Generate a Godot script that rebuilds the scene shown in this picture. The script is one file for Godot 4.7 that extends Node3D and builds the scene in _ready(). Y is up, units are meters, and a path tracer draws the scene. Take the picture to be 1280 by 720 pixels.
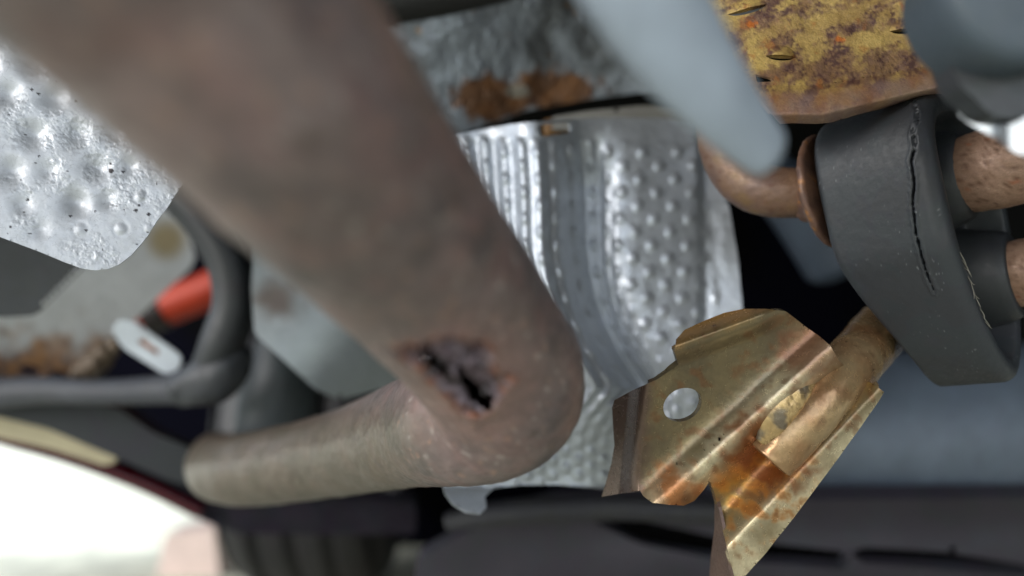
extends Node3D
# Underside of a car: a rusted-through exhaust bend, dimpled heat shields, a cracked rubber hanger and a rusty bracket.

# ---- camera frame (metres, y up) ----
const F := 1005.0                     # focal length in photograph pixels
const EYE := Vector3(0, 0.26, 0)
const PITCH := 8.0
var CX := Vector3.RIGHT
var CY := Vector3.UP
var CZ := Vector3.BACK
var used_names := {}
var M := {}
var N1 := FastNoiseLite.new()         # smooth fractal noise
var N2 := FastNoiseLite.new()         # cellular
var N3 := FastNoiseLite.new()         # plain simplex
var rng := RandomNumberGenerator.new()

func P(x: float, y: float, d: float) -> Vector3:
	return EYE + CX * ((x - 640.0) / F * d) + CY * ((360.0 - y) / F * d) - CZ * d

func to_px(p: Vector3) -> Vector2:
	var q := p - EYE
	var d := -q.dot(CZ)
	return Vector2(640.0 + q.dot(CX) / d * F, 360.0 - q.dot(CY) / d * F)

func S(r: float, g: float, b: float) -> Color:      # sRGB bytes -> linear colour
	return Color(r / 255.0, g / 255.0, b / 255.0).srgb_to_linear()

func fbm(p: Vector3, f: float) -> float:             # p in metres, f in cycles per mm
	return N1.get_noise_3dv(p * 1000.0 * f)

func sm(a: float, b: float, x: float) -> float:
	return smoothstep(a, b, x)

# ---- mesh arrays ----
class MB:
	var v := PackedVector3Array()
	var n := PackedVector3Array()
	var c := PackedColorArray()
	var i := PackedInt32Array()
	func add(p: Vector3, nn: Vector3, cc: Color) -> int:
		v.append(p); n.append(nn); c.append(cc)
		return v.size() - 1
	func tri(a: int, b: int, d: int) -> void:
		var g := (v[b] - v[a]).cross(v[d] - v[a])
		if g.dot(n[a] + n[b] + n[d]) > 0.0:
			i.append(a); i.append(d); i.append(b)
		else:
			i.append(a); i.append(b); i.append(d)
	func quad(a: int, b: int, d: int, e: int) -> void:
		tri(a, b, d); tri(a, d, e)
	func join(o: MB) -> void:
		var k := v.size()
		v.append_array(o.v); n.append_array(o.n); c.append_array(o.c)
		for x in o.i: i.append(x + k)

func commit(mb: MB, called: String, m: Material, parent: Node3D) -> MeshInstance3D:
	var base := parent.global_position if parent != self else Vector3.ZERO
	var vv := PackedVector3Array()
	vv.resize(mb.v.size())
	for k in mb.v.size(): vv[k] = mb.v[k] - base
	var arr := []
	arr.resize(Mesh.ARRAY_MAX)
	arr[Mesh.ARRAY_VERTEX] = vv
	arr[Mesh.ARRAY_NORMAL] = mb.n
	arr[Mesh.ARRAY_COLOR] = mb.c
	arr[Mesh.ARRAY_INDEX] = mb.i
	var me := ArrayMesh.new()
	me.add_surface_from_arrays(Mesh.PRIMITIVE_TRIANGLES, arr)
	me.surface_set_material(0, m)
	var o := MeshInstance3D.new()
	o.mesh = me
	o.name = called
	parent.add_child(o, true)
	return o

func thing(called: String, label: String, category: String, base: Vector3, group := "") -> Node3D:
	var o := Node3D.new()
	o.name = called
	add_child(o, true)
	o.position = base
	o.set_meta("label", label)
	o.set_meta("category", category)
	if group: o.set_meta("group", group)
	return o

# a grid of points rows x cols -> smooth surface; closed joins the last column to the first
func grid(pts: Array, closed: bool, col: Callable, skip = null) -> MB:
	var mb := MB.new()
	var R := pts.size()
	var K: int = pts[0].size()
	for r in R:
		var a: PackedVector3Array = pts[maxi(r - 1, 0)]
		var b: PackedVector3Array = pts[mini(r + 1, R - 1)]
		var m: PackedVector3Array = pts[r]
		for k in K:
			var kl := (k - 1 + K) % K if closed else maxi(k - 1, 0)
			var kr := (k + 1) % K if closed else mini(k + 1, K - 1)
			var du := m[kr] - m[kl]
			var dv := b[k] - a[k]
			var nn := du.cross(dv)
			if nn.length_squared() < 1e-18: nn = (b[k] - a[k]) if r > 0 else (a[k] - b[k])
			nn = nn.normalized()
			mb.add(m[k], nn, col.call(m[k]))
	for r in R - 1:
		for k in (K if closed else K - 1):
			var k2 := (k + 1) % K
			if skip != null and skip.call(pts[r][k]): continue
			mb.quad(r * K + k, r * K + k2, (r + 1) * K + k2, (r + 1) * K + k)
	return mb

func catmull(pts: Array, m: int) -> Array:            # points Vector4(x, y, z, r) in the world
	var out := []
	var n := pts.size()
	# total chord lengths so that samples are spread evenly
	var L := [0.0]
	for k in range(1, n):
		var dd: Vector4 = pts[k] - pts[k - 1]
		L.append(L[-1] + Vector3(dd.x, dd.y, dd.z).length())
	for s in m + 1:
		var x: float = L[-1] * s / m
		var k := 0
		while k < n - 2 and L[k + 1] < x: k += 1
		var t: float = clampf((x - L[k]) / maxf(L[k + 1] - L[k], 1e-9), 0.0, 1.0)
		var p0: Vector4 = pts[maxi(k - 1, 0)]
		var p1: Vector4 = pts[k]
		var p2: Vector4 = pts[k + 1]
		var p3: Vector4 = pts[mini(k + 2, n - 1)]
		out.append(0.5 * (2.0 * p1 + (p2 - p0) * t + (2.0 * p0 - 5.0 * p1 + 4.0 * p2 - p3) * t * t + (3.0 * p1 - p0 - 3.0 * p2 + p3) * t * t * t))
	return out

func W(list: Array) -> Array:                          # [px, py, depth, radius] -> world Vector4
	var out := []
	for q in list:
		var p := P(q[0], q[1], q[2])
		out.append(Vector4(p.x, p.y, p.z, q[3]))
	return out

# tube swept along world points; disp(pos) moves the skin out along its normal; flat squashes one axis (seen along toward)
func sweep(pts: Array, m: int, k: int, col: Callable, disp = null, flat := 1.0, toward := Vector3.ZERO, cap_a := 0.0, cap_b := 0.0, skip = null) -> MB:
	var path := catmull(pts, m)
	var rows := []
	var prev_side := Vector3.ZERO
	for s in path.size():
		var a: Vector4 = path[maxi(s - 1, 0)]
		var b: Vector4 = path[mini(s + 1, path.size() - 1)]
		var c4: Vector4 = path[s]
		var c := Vector3(c4.x, c4.y, c4.z)
		var tg := Vector3(b.x - a.x, b.y - a.y, b.z - a.z).normalized()
		var side: Vector3
		if toward != Vector3.ZERO:
			side = tg.cross(toward).normalized()
		elif s == 0:
			side = tg.cross(Vector3(0.31, 0.87, 0.39)).normalized()
		else:
			side = (prev_side - tg * prev_side.dot(tg)).normalized()
		prev_side = side
		var up := side.cross(tg)
		var ends := []
		if s == 0 and cap_a > 0.0:
			for q in 9: ends.append([-cap_a * cos(PI / 2 * q / 8.0), sin(PI / 2 * q / 8.0)])
			ends[0][1] = 0.02
		elif s == path.size() - 1 and cap_b > 0.0:
			for q in 9: ends.append([cap_b * sin(PI / 2 * q / 8.0), cos(PI / 2 * q / 8.0)])
			ends[8][1] = 0.02
		else: ends.append([0.0, 1.0])
		for e in ends:
			var row := PackedVector3Array()
			row.resize(k)
			for j in k:
				var th := TAU * j / k
				var dir := side * cos(th) + up * sin(th) * flat
				var p: Vector3 = c + tg * e[0] * c4.w + dir * c4.w * e[1]
				if disp != null: p += dir.normalized() * disp.call(p)
				row[j] = p
			rows.append(row)
	return grid(rows, true, col, skip)

# sheet metal: an outline with holes (2D), laid out by fn(Vector2) -> world, with thickness and rims
func plate(outline: PackedVector2Array, holes: Array, h: float, fn: Callable, thick: float, col: Callable) -> MB:
	var front := MB.new()
	var lo := outline[0]
	var hi := outline[0]
	for p in outline:
		lo = lo.min(p); hi = hi.max(p)
	lo -= Vector2(h, h) * 0.37
	var nx := int((hi.x - lo.x) / h) + 2
	var ny := int((hi.y - lo.y) / h) + 2
	var ins := PackedByteArray()
	ins.resize((nx + 1) * (ny + 1))
	for y in ny + 1:
		for x in nx + 1:
			var p := lo + Vector2(x, y) * h
			var ok := Geometry2D.is_point_in_polygon(p, outline)
			if ok:
				for ho in holes:
					if Geometry2D.is_point_in_polygon(p, ho):
						ok = false
						break
			ins[y * (nx + 1) + x] = 1 if ok else 0
	# cells that any border crosses
	var edge := {}
	var loops := [outline]
	loops.append_array(holes)
	for lp in loops:
		for k in lp.size():
			var a: Vector2 = lp[k]
			var b: Vector2 = lp[(k + 1) % lp.size()]
			var cnt := int(a.distance_to(b) / (h * 0.2)) + 1
			for q in cnt + 1:
				var g: Vector2 = (a.lerp(b, float(q) / cnt) - lo) / h
				edge[Vector2i(int(floor(g.x)), int(floor(g.y)))] = true
	var seen := {}
	var vert := func(p: Vector2) -> int:
		var key := Vector2i(roundi(p.x * 64.0), roundi(p.y * 64.0))
		if seen.has(key): return seen[key]
		var e := h * 0.3
		var w: Vector3 = fn.call(p)
		var dx: Vector3 = fn.call(p + Vector2(e, 0)) - fn.call(p - Vector2(e, 0))
		var dy: Vector3 = fn.call(p + Vector2(0, e)) - fn.call(p - Vector2(0, e))
		var k := front.add(w, dy.cross(dx).normalized(), col.call(p))
		seen[key] = k
		return k
	for y in ny:
		for x in nx:
			var p := lo + Vector2(x, y) * h
			if edge.has(Vector2i(x, y)):
				var polys := [PackedVector2Array([p, p + Vector2(h, 0), p + Vector2(h, h), p + Vector2(0, h)])]
				var got := []
				for q in polys: got.append_array(Geometry2D.intersect_polygons(q, outline))
				for ho in holes:
					var nxt := []
					for q in got: nxt.append_array(Geometry2D.clip_polygons(q, ho))
					got = nxt
				for q in got:
					var t := Geometry2D.triangulate_polygon(q)
					for k in range(0, t.size(), 3):
						front.tri(vert.call(q[t[k]]), vert.call(q[t[k + 1]]), vert.call(q[t[k + 2]]))
			elif ins[y * (nx + 1) + x] and ins[y * (nx + 1) + x + 1] and ins[(y + 1) * (nx + 1) + x] and ins[(y + 1) * (nx + 1) + x + 1]:
				front.quad(vert.call(p), vert.call(p + Vector2(h, 0)), vert.call(p + Vector2(h, h)), vert.call(p + Vector2(0, h)))
	var nf := front.v.size()
	var ni := front.i.size()
	for k in nf: front.add(front.v[k] - front.n[k] * thick, -front.n[k], front.c[k])
	for k in range(0, ni, 3):
		front.tri(front.i[k] + nf, front.i[k + 1] + nf, front.i[k + 2] + nf)
	for li in loops.size():
		var lp: PackedVector2Array = loops[li]
		for k in lp.size():
			var a := lp[k]
			var b := lp[(k + 1) % lp.size()]
			var cnt := int(a.distance_to(b) / h) + 1
			for q in cnt:
				var p := a.lerp(b, float(q) / cnt)
				var p2 := a.lerp(b, float(q + 1) / cnt)
				var u: int = vert.call(p)
				var u2: int = vert.call(p2)
				var wa := front.v[u]
				var wb := front.v[u2]
				var na := front.n[u]
				var out := (wb - wa).cross(na).normalized()
				var probe := (p2 - p).orthogonal().normalized() * h * 0.05
				var mid := (p + p2) * 0.5 + probe
				var inside := Geometry2D.is_point_in_polygon(mid, lp)
				var pushed: Vector3 = fn.call(mid) - fn.call(mid - probe * 2.0)
				if (out.dot(pushed) > 0.0) == (inside == (li == 0)): out = -out
				var c1 := front.c[u]
				var c2 := front.c[u2]
				var r0 := front.add(wa, out, c1)
				var r1 := front.add(wb, out, c2)
				var r2 := front.add(wb - front.n[u2] * thick, out, c2)
				var r3 := front.add(wa - na * thick, out, c1)
				front.quad(r0, r1, r2, r3)
	return front

func V(a: Array) -> PackedVector2Array:
	var out := PackedVector2Array()
	for k in range(0, a.size(), 2): out.append(Vector2(a[k], a[k + 1]))
	return out

func rounded(a: PackedVector2Array, r: float, closed := true) -> PackedVector2Array:   # corners cut to arcs
	var out := PackedVector2Array()
	for k in a.size():
		var p := a[k]
		var u := a[(k - 1 + a.size()) % a.size()] - p
		var w := a[(k + 1) % a.size()] - p
		var rr := minf(r, minf(u.length(), w.length()) * 0.45)
		var p0 := p + u.normalized() * rr
		var p1 := p + w.normalized() * rr
		for q in 6:
			var t := q / 5.0
			out.append(p0.lerp(p, t).lerp(p.lerp(p1, t), t))
	return out

func ellipse(x: float, y: float, rx: float, ry: float, deg := 0.0, n := 20) -> PackedVector2Array:
	var out := PackedVector2Array()
	for k in n:
		out.append(Vector2(x, y) + Vector2(cos(TAU * k / n) * rx, sin(TAU * k / n) * ry).rotated(deg_to_rad(deg)))
	return out

func seg_dist(p: Vector2, line: PackedVector2Array) -> float:
	var best := 1e9
	for k in line.size() - 1:
		best = minf(best, p.distance_to(Geometry2D.get_closest_point_to_segment(p, line[k], line[k + 1])))
	return best

# ---- materials ----
func noise_tex(seed_: int, freq: float, colors: Array, as_normal := false, bump := 2.0, type := FastNoiseLite.TYPE_SIMPLEX_SMOOTH) -> NoiseTexture2D:
	var n := FastNoiseLite.new()
	n.seed = seed_
	n.noise_type = type
	n.frequency = freq
	n.fractal_octaves = 5
	var t := NoiseTexture2D.new()
	t.width = 512; t.height = 512
	t.seamless = true
	t.noise = n
	if as_normal:
		t.as_normal_map = true
		t.bump_strength = bump
	else:
		var g := Gradient.new()
		g.offsets = PackedFloat32Array(range(colors.size()).map(func(k): return float(k) / (colors.size() - 1)))
		g.colors = PackedColorArray(colors)
		t.color_ramp = g
	return t

func G(v: float) -> Color: return Color(v, v, v)

func mat(called: String, albedo: Texture2D, rough: float, metal: float, size_mm: float, normal: Texture2D = null, nscale := 0.5, rough_tex: Texture2D = null) -> StandardMaterial3D:
	var m := StandardMaterial3D.new()
	m.resource_name = called
	m.vertex_color_use_as_albedo = true
	m.roughness = rough
	m.metallic = metal
	m.uv1_triplanar = true
	m.uv1_scale = Vector3.ONE * (1000.0 / size_mm)
	if albedo: m.albedo_texture = albedo
	if normal:
		m.normal_enabled = true
		m.normal_texture = normal
		m.normal_scale = nscale
	if rough_tex:
		m.roughness_texture = rough_tex
	return m

func speckle_tex(seed_: int, base: float, count: int, bright: Array, streaks: int, len_px: float) -> ImageTexture:
	var r := RandomNumberGenerator.new()
	r.seed = seed_
	var im := Image.create(1024, 1024, false, Image.FORMAT_RGB8)
	im.fill(G(base))
	for k in count:
		var x := r.randi_range(2, 1020)
		var y := r.randi_range(2, 1020)
		var v := lerpf(bright[0], bright[1], r.randf() * r.randf())
		var s := 1 + int(r.randf() * r.randf() * 3.0)
		im.fill_rect(Rect2i(x, y, s, s), G(v))
	for k in streaks:
		var p := Vector2(r.randf() * 1024.0, r.randf() * 1024.0)
		var dir := Vector2.from_angle(r.randf() * TAU)
		var bend := r.randf_range(-0.08, 0.08)
		var v := lerpf(bright[0], bright[1], r.randf())
		for q in int(len_px * r.randf_range(0.3, 1.0)):
			p += dir
			dir = dir.rotated(bend * r.randf())
			im.set_pixel(posmod(int(p.x), 1024), posmod(int(p.y), 1024), G(v))
	return ImageTexture.create_from_image(im)

func materials() -> void:
	var grain := noise_tex(3, 0.012, [G(0.72), G(0.95), G(0.82), G(1.0)])
	var fine_n := noise_tex(8, 0.06, [], true, 3.0)
	var mid_n := noise_tex(9, 0.02, [], true, 5.0)
	var rough_map := noise_tex(12, 0.015, [G(0.55), G(0.9), G(0.65), G(1.0)])
	M.pipe = mat("scaled_pipe_steel", grain, 0.54, 0.15, 60, mid_n, 0.35, rough_map)
	M.alu = mat("dull_aluminium", speckle_tex(5, 0.93, 900, [0.5, 1.0], 900, 60), 0.5, 0.6, 70, fine_n, 0.3, rough_map)
	M.alu_scuffed = mat("scuffed_aluminium", speckle_tex(6, 0.94, 700, [0.4, 1.0], 1200, 40), 0.62, 0.4, 60, noise_tex(18, 0.035, [], true, 4.0), 0.22, rough_map)
	M.galvanised = mat("galvanised_steel", speckle_tex(7, 0.85, 2500, [0.5, 1.0], 500, 30), 0.45, 0.6, 90, fine_n, 0.5, rough_map)
	M.paint = mat("grey_coating", noise_tex(31, 0.008, [G(0.9), G(1.0), G(0.95), G(1.0)]), 0.5, 0.1, 80, fine_n, 0.15)
	M.rubber = mat("grey_rubber", speckle_tex(11, 0.80, 1500, [0.85, 1.0], 160, 24), 0.66, 0.0, 45, fine_n, 0.18, rough_map)
	M.black = mat("black_plastic", grain, 0.6, 0.0, 70, fine_n, 0.2)
	M.rust = mat("rusty_steel", noise_tex(14, 0.03, [G(0.68), G(0.97), G(0.85), G(1.0)]), 0.6, 0.2, 30, noise_tex(15, 0.05, [], true, 6.0), 0.25, rough_map)
	M.zinc = mat("yellow_zinc", noise_tex(16, 0.02, [G(0.8), G(1.0), G(0.9), G(1.0)]), 0.32, 0.5, 40, noise_tex(17, 0.04, [], true, 3.0), 0.12, rough_map)
	M.ground = mat("driveway_concrete", grain, 0.9, 0.0, 900, mid_n, 0.4)
	M.void = mat("underseal_black", grain, 0.95, 0.0, 90)
	M.void.metallic_specular = 0.08
	M.gloss_red = mat("red_car_paint", null, 0.25, 0.0, 100)

func _ready() -> void:
	# ---- camera ----
	var p := deg_to_rad(PITCH)
	CX = Vector3.RIGHT
	CY = Vector3(0, cos(p), sin(p))
	CZ = Vector3(0, -sin(p), cos(p))
	var cam := Camera3D.new()
	cam.name = "camera"
	cam.transform = Transform3D(Basis(CX, CY, CZ), EYE)
	cam.near = 0.02
	cam.far = 200.0
	cam.fov = 39.42
	var ca := CameraAttributesPhysical.new()
	ca.frustum_focal_length = 33.5
	ca.frustum_near = 0.02
	ca.frustum_far = 200.0
	ca.frustum_focus_distance = 0.3
	ca.exposure_aperture = 3.9
	cam.attributes = ca
	add_child(cam)
	# ---- sky, sun, exposure ----
	var sky := ProceduralSkyMaterial.new()
	sky.sky_top_color = Color(0.86, 0.90, 0.96)
	sky.sky_horizon_color = Color(0.96, 0.98, 1.0)
	sky.sky_curve = 0.15
	sky.sky_energy_multiplier = 1.35
	sky.ground_energy_multiplier = 1.35
	sky.ground_bottom_color = Color(0.5, 0.49, 0.46)
	sky.ground_horizon_color = Color(0.9, 0.89, 0.84)
	var e := Environment.new()
	e.background_mode = Environment.BG_SKY
	e.sky = Sky.new()
	e.sky.sky_material = sky
	e.tonemap_mode = Environment.TONE_MAPPER_LINEAR
	e.tonemap_exposure = 1.6
	e.sdfgi_enabled = true
	e.ssao_enabled = true
	e.ssil_enabled = true
	var we := WorldEnvironment.new()
	we.name = "world_environment"
	we.environment = e
	add_child(we)
	var sun := DirectionalLight3D.new()
	sun.name = "sun"
	sun.light_energy = 0.5
	sun.light_angular_distance = 25.0
	sun.light_color = Color(1.0, 0.99, 0.98)
	sun.shadow_enabled = true
	add_child(sun)
	sun.look_at_from_position(Vector3.ZERO, Vector3(0.72, -0.22, -0.68))

	rng.seed = 4
	N1.seed = 21; N1.noise_type = FastNoiseLite.TYPE_SIMPLEX_SMOOTH; N1.frequency = 1.0; N1.fractal_octaves = 4
	N2.seed = 5; N2.noise_type = FastNoiseLite.TYPE_CELLULAR; N2.frequency = 1.0; N2.fractal_type = FastNoiseLite.FRACTAL_NONE
	N3.seed = 9; N3.noise_type = FastNoiseLite.TYPE_SIMPLEX_SMOOTH; N3.frequency = 1.0; N3.fractal_type = FastNoiseLite.FRACTAL_NONE
	materials()
	setting()
	underbody()
	background_left()
	background_right()
	shields()
	hanger()
	bracket()
	rusty_plate()
	foreground()
	exhaust()

# ------------------------------------------------------------------ setting
func setting() -> void:
	var g := MeshInstance3D.new()
	g.name = "ground"
	var pm := PlaneMesh.new()
	pm.size = Vector2(120, 120)
	g.mesh = pm
	var m := M.ground.duplicate() as StandardMaterial3D
	m.vertex_color_use_as_albedo = false
	m.albedo_color = Color(0.90, 0.89, 0.79)
	pm.material = m
	g.set_meta("kind", "structure")
	add_child(g)

func flat_fn(d0: float, gx := 0.0, gy := 0.0, cx := 640.0, cy := 360.0, rough := 0.0, f := 0.05) -> Callable:
	return func(q: Vector2) -> Vector3:
		var d := d0 + (q.x - cx) * gx + (q.y - cy) * gy
		var w := P(q.x, q.y, d)
		if rough > 0.0: w += CZ * fbm(w, f) * rough
		return w

func tone(c: Color, amount := 0.12, f := 0.03) -> Callable:    # even colour with mild mottling, by world position
	return func(w: Vector3) -> Color:
		return c * (1.0 + amount * fbm(w, f))

func tone2(c: Color, d: float, amount := 0.12, f := 0.03) -> Callable:   # the same for sheets
	return func(q: Vector2) -> Color:
		return c * (1.0 + amount * fbm(P(q.x, q.y, d), f))

func one(called: String, label: String, category: String, mb: MB, m: Material) -> MeshInstance3D:
	var box := AABB(mb.v[0], Vector3.ZERO)
	for w in mb.v: box = box.expand(w)
	var base := Vector3(box.get_center().x, box.position.y, box.get_center().z)
	for k in mb.v.size(): mb.v[k] -= base
	var o := commit(mb, called, m, self)
	o.position = base
	o.set_meta("label", label)
	o.set_meta("category", category)
	return o

# ------------------------------------------------------------------ the dark car body behind everything
func underbody() -> void:
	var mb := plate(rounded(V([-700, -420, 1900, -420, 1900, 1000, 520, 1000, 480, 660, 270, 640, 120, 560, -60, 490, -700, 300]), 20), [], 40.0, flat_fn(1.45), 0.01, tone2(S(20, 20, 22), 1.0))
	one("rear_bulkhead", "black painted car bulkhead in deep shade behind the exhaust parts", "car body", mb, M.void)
	var roof := MB.new()
	for side in [0.0, 0.02]:
		var y0: float = 0.66 + side
		var nn := Vector3.DOWN if side == 0.0 else Vector3.UP
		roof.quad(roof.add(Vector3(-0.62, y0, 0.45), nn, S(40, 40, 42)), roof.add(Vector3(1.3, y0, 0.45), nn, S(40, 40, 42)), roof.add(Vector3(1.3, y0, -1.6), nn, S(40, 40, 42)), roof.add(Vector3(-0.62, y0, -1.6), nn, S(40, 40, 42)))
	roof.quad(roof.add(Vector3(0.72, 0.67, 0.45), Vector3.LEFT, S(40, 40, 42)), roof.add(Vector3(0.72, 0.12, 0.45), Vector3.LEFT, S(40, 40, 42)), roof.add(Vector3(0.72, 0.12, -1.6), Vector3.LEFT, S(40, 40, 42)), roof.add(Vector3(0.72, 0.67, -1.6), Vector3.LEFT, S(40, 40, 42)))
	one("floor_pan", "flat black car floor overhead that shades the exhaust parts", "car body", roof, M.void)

func background_left() -> void:
	# dark grey inner panel, upper left
	one("body_panel", "dark grey curved body panel directly below the scuffed aluminium flap", "body panel",
		plate(rounded(V([-360, 160, 130, 290, 110, 330, 75, 365, 45, 395, -360, 410]), 12), [], 6.0, flat_fn(0.60, 0.0002), 0.002, tone2(S(72, 74, 77), 0.6)), M.paint)
	# grey floor panel with rusted lower edge
	var out := V([-360, 380, 20, 384, 55, 374, 80, 345, 120, 318, 170, 262, 228, 262, 244, 322, 238, 336, 190, 380, 152, 418, 118, 450, 92, 470, 70, 462, 55, 478, 30, 470, 12, 480, -80, 476, -360, 480])
	var hole := ellipse(38, 463, 14, 6, 15)
	var colr := func(q: Vector2) -> Color:
		var w := P(q.x, q.y, 0.62)
		var c := S(226, 228, 232) * (1.0 + 0.12 * fbm(w, 0.03))
		var r := sm(405.0, 450.0, q.y + 45.0 * fbm(w, 0.04)) * sm(190.0, 110.0, q.x + 30.0 * fbm(w, 0.05))
		c = c.lerp(S(120, 88, 70).lerp(S(190, 130, 60), clampf(0.5 + fbm(w, 0.08) * 1.3, 0, 1)), r * 0.9)
		var y := sm(34.0, 12.0, q.distance_to(Vector2(208, 300)))
		c = c.lerp(S(165, 140, 80), y * 0.8)
		return c
	one("rocker_panel", "light grey sloping body panel with rust eating its lower edge", "body panel",
		plate(out, [hole], 4.0, flat_fn(0.62, 0.0003, 0.0002, 100, 400, 0.0006), 0.002, colr), M.paint)
	# rust flakes hanging on the panel edge (brown blob to the right)
	one("rust_scale", "small brown crumbling rust lump on the lower corner of the grey body panel", "rust lump",
		sweep(W([[96, 470, 0.615, 0.006], [120, 452, 0.615, 0.010], [140, 432, 0.618, 0.006]]), 20, 20, tone(S(120, 104, 88), 0.5, 0.1), func(w): return 0.004 * fbm(w, 0.12), 1.0, Vector3.ZERO, 1.0, 1.0), M.rust)
	# orange strut
	var st := thing("shock_strut", "orange red round strut body partly behind the black hose", "strut", P(215, 375, 0.74))
	commit(sweep(W([[205, 385, 0.74, 0.0175], [240, 371, 0.74, 0.0175], [300, 346, 0.74, 0.0175]]), 30, 32, tone(S(176, 54, 24), 0.3), null, 1.0, Vector3.ZERO, 0.2, 0.2), "strut_tube", M.paint, st)
	commit(sweep(W([[184, 394, 0.74, 0.0190], [207, 384, 0.74, 0.0190]]), 8, 32, tone(S(40, 34, 32)), null, 1.0, Vector3.ZERO, 0.15, 0.15), "collar", M.black, st)
	commit(sweep(W([[150, 408, 0.742, 0.0135], [186, 393, 0.74, 0.0135]]), 12, 24, tone(S(185, 60, 30)), null, 1.0, Vector3.ZERO, 0.2, 0.2), "strut_rod", M.paint, st)
	# pale lever with a rusty slot
	var lever_out := rounded(V([138, 410, 150, 398, 168, 402, 228, 446, 222, 464, 206, 468, 152, 434]), 10)
	var slot := rounded(V([170, 427, 176, 424, 200, 439, 196, 445]), 3)
	var lev := thing("parking_brake_lever", "pale white metal lever with a small rusty slot in its middle", "lever", P(184, 470, 0.585))
	commit(plate(lever_out, [slot], 4.0, flat_fn(0.585, 0.0001), 0.005, tone2(S(205, 212, 220), 0.58)), "lever_plate", M.paint, lev)
	commit(plate(rounded(V([166, 424, 178, 420, 204, 440, 198, 449]), 3), [], 4.0, flat_fn(0.592), 0.004, tone2(S(150, 90, 50), 0.58, 0.4, 0.1)), "rusty_pin", M.rust, lev)
	# black hose loop with its bracket arm
	var hose := thing("fuel_filler_hose", "thick black rubber hose curving down between the flap and the exhaust", "hose", P(260, 490, 0.52))
	commit(sweep(W([[150, 165, 0.52, 0.0125], [205, 225, 0.52, 0.0130], [252, 272, 0.52, 0.0137], [285, 325, 0.52, 0.0140], [293, 380, 0.52, 0.0140], [278, 430, 0.52, 0.0143], [262, 468, 0.525, 0.0130]]), 90, 36, tone(S(40, 43, 47), 0.1), null, 1.0, Vector3.ZERO, 0.3, 0.3), "hose_wall", M.rubber, hose)
	commit(sweep(W([[296, 440, 0.525, 0.012], [272, 470, 0.522, 0.0165], [225, 486, 0.525, 0.012]]), 24, 30, tone(S(60, 63, 68), 0.2), func(w): return 0.002 * fbm(w, 0.05), 1.0, Vector3.ZERO, 0.6, 0.5), "clamp_boot", M.rubber, hose)
	one("plastic_arm", "dark grey plastic arm running left from the hose boot above the sill", "arm",
		sweep(W([[240, 484, 0.53, 0.0110], [190, 488, 0.535, 0.0095], [120, 490, 0.54, 0.0085], [50, 488, 0.55, 0.0095], [-60, 492, 0.56, 0.012], [-330, 480, 0.58, 0.012]]), 50, 24, tone(S(66, 68, 74), 0.15), null, 1.0, Vector3.ZERO, 0.4, 0.4), M.black)
	# dark rubber bulge behind the bend
	one("rubber_sleeve", "dark slate rubber sleeve standing right of the hose boot, above the rear pipe leg", "sleeve",
		sweep(W([[352, 425, 0.60, 0.018], [352, 465, 0.60, 0.026], [345, 520, 0.60, 0.030], [340, 570, 0.60, 0.026]]), 30, 36, tone(S(66, 74, 78), 0.2), null, 1.0, Vector3.ZERO, 0.7, 0.5), M.rubber)
	# sill: black trim, beige underseal strip, red edge, dark inner lip
	one("sill_trim", "black plastic trim strip under the grey arm along the sill", "trim",
		plate(rounded(V([-420, 400, 60, 488, 150, 512, 190, 540, 250, 566, 250, 612, 205, 598, 140, 570, 60, 536, -90, 500, -420, 440]), 8), [], 8.0, flat_fn(0.64, 0.0001), 0.02, tone2(S(32, 34, 40), 0.62)), M.black)
	one("trim_clip", "small cream plastic clip sitting at the end of the beige sill strip", "clip",
		sweep(W([[154, 540, 0.625, 0.006], [170, 536, 0.625, 0.005]]), 8, 18, tone(S(175, 168, 120)), null, 1.0, Vector3.ZERO, 0.8, 0.8), M.paint)
	var sill := thing("car_sill", "beige undersealed car sill with a dark red painted lower edge", "car sill", P(80, 600, 0.68))
	commit(plate(rounded(V([-420, 420, -10, 506, 70, 528, 140, 560, 146, 578, 130, 582, 60, 560, -90, 528, -420, 466]), 6), [], 8.0, flat_fn(0.66, 0.0001), 0.02, tone2(S(172, 162, 132), 0.66)), "underseal_strip", M.paint, sill)
	commit(sweep(W([[-420, 440, 0.66, 0.0065], [-90, 519, 0.67, 0.0065], [0, 546, 0.67, 0.0065], [90, 572, 0.68, 0.0065], [180, 606, 0.69, 0.0065], [250, 640, 0.70, 0.0065]]), 50, 16, tone(S(64, 12, 13), 0.1), null, 1.0, Vector3.ZERO, 0.4, 0.4), "red_lip", M.gloss_red, sill)
	commit(plate(rounded(V([120, 566, 200, 590, 300, 616, 520, 626, 520, 668, 300, 668, 250, 650, 180, 606]), 8), [], 8.0, flat_fn(0.71), 0.03, tone2(S(46, 44, 50), 0.7, 0.3, 0.02)), "inner_lip", M.void, sill)
	# pinkish block and the tyre under the sill
	one("pink_block", "pale pink upright block between the bright gap and the tyre", "block",
		plate(rounded(V([206, 668, 268, 658, 280, 800, 180, 800]), 8), [], 8.0, flat_fn(1.2), 0.05, tone2(S(222, 200, 190), 0.85)), M.paint)
	tyre()

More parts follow.
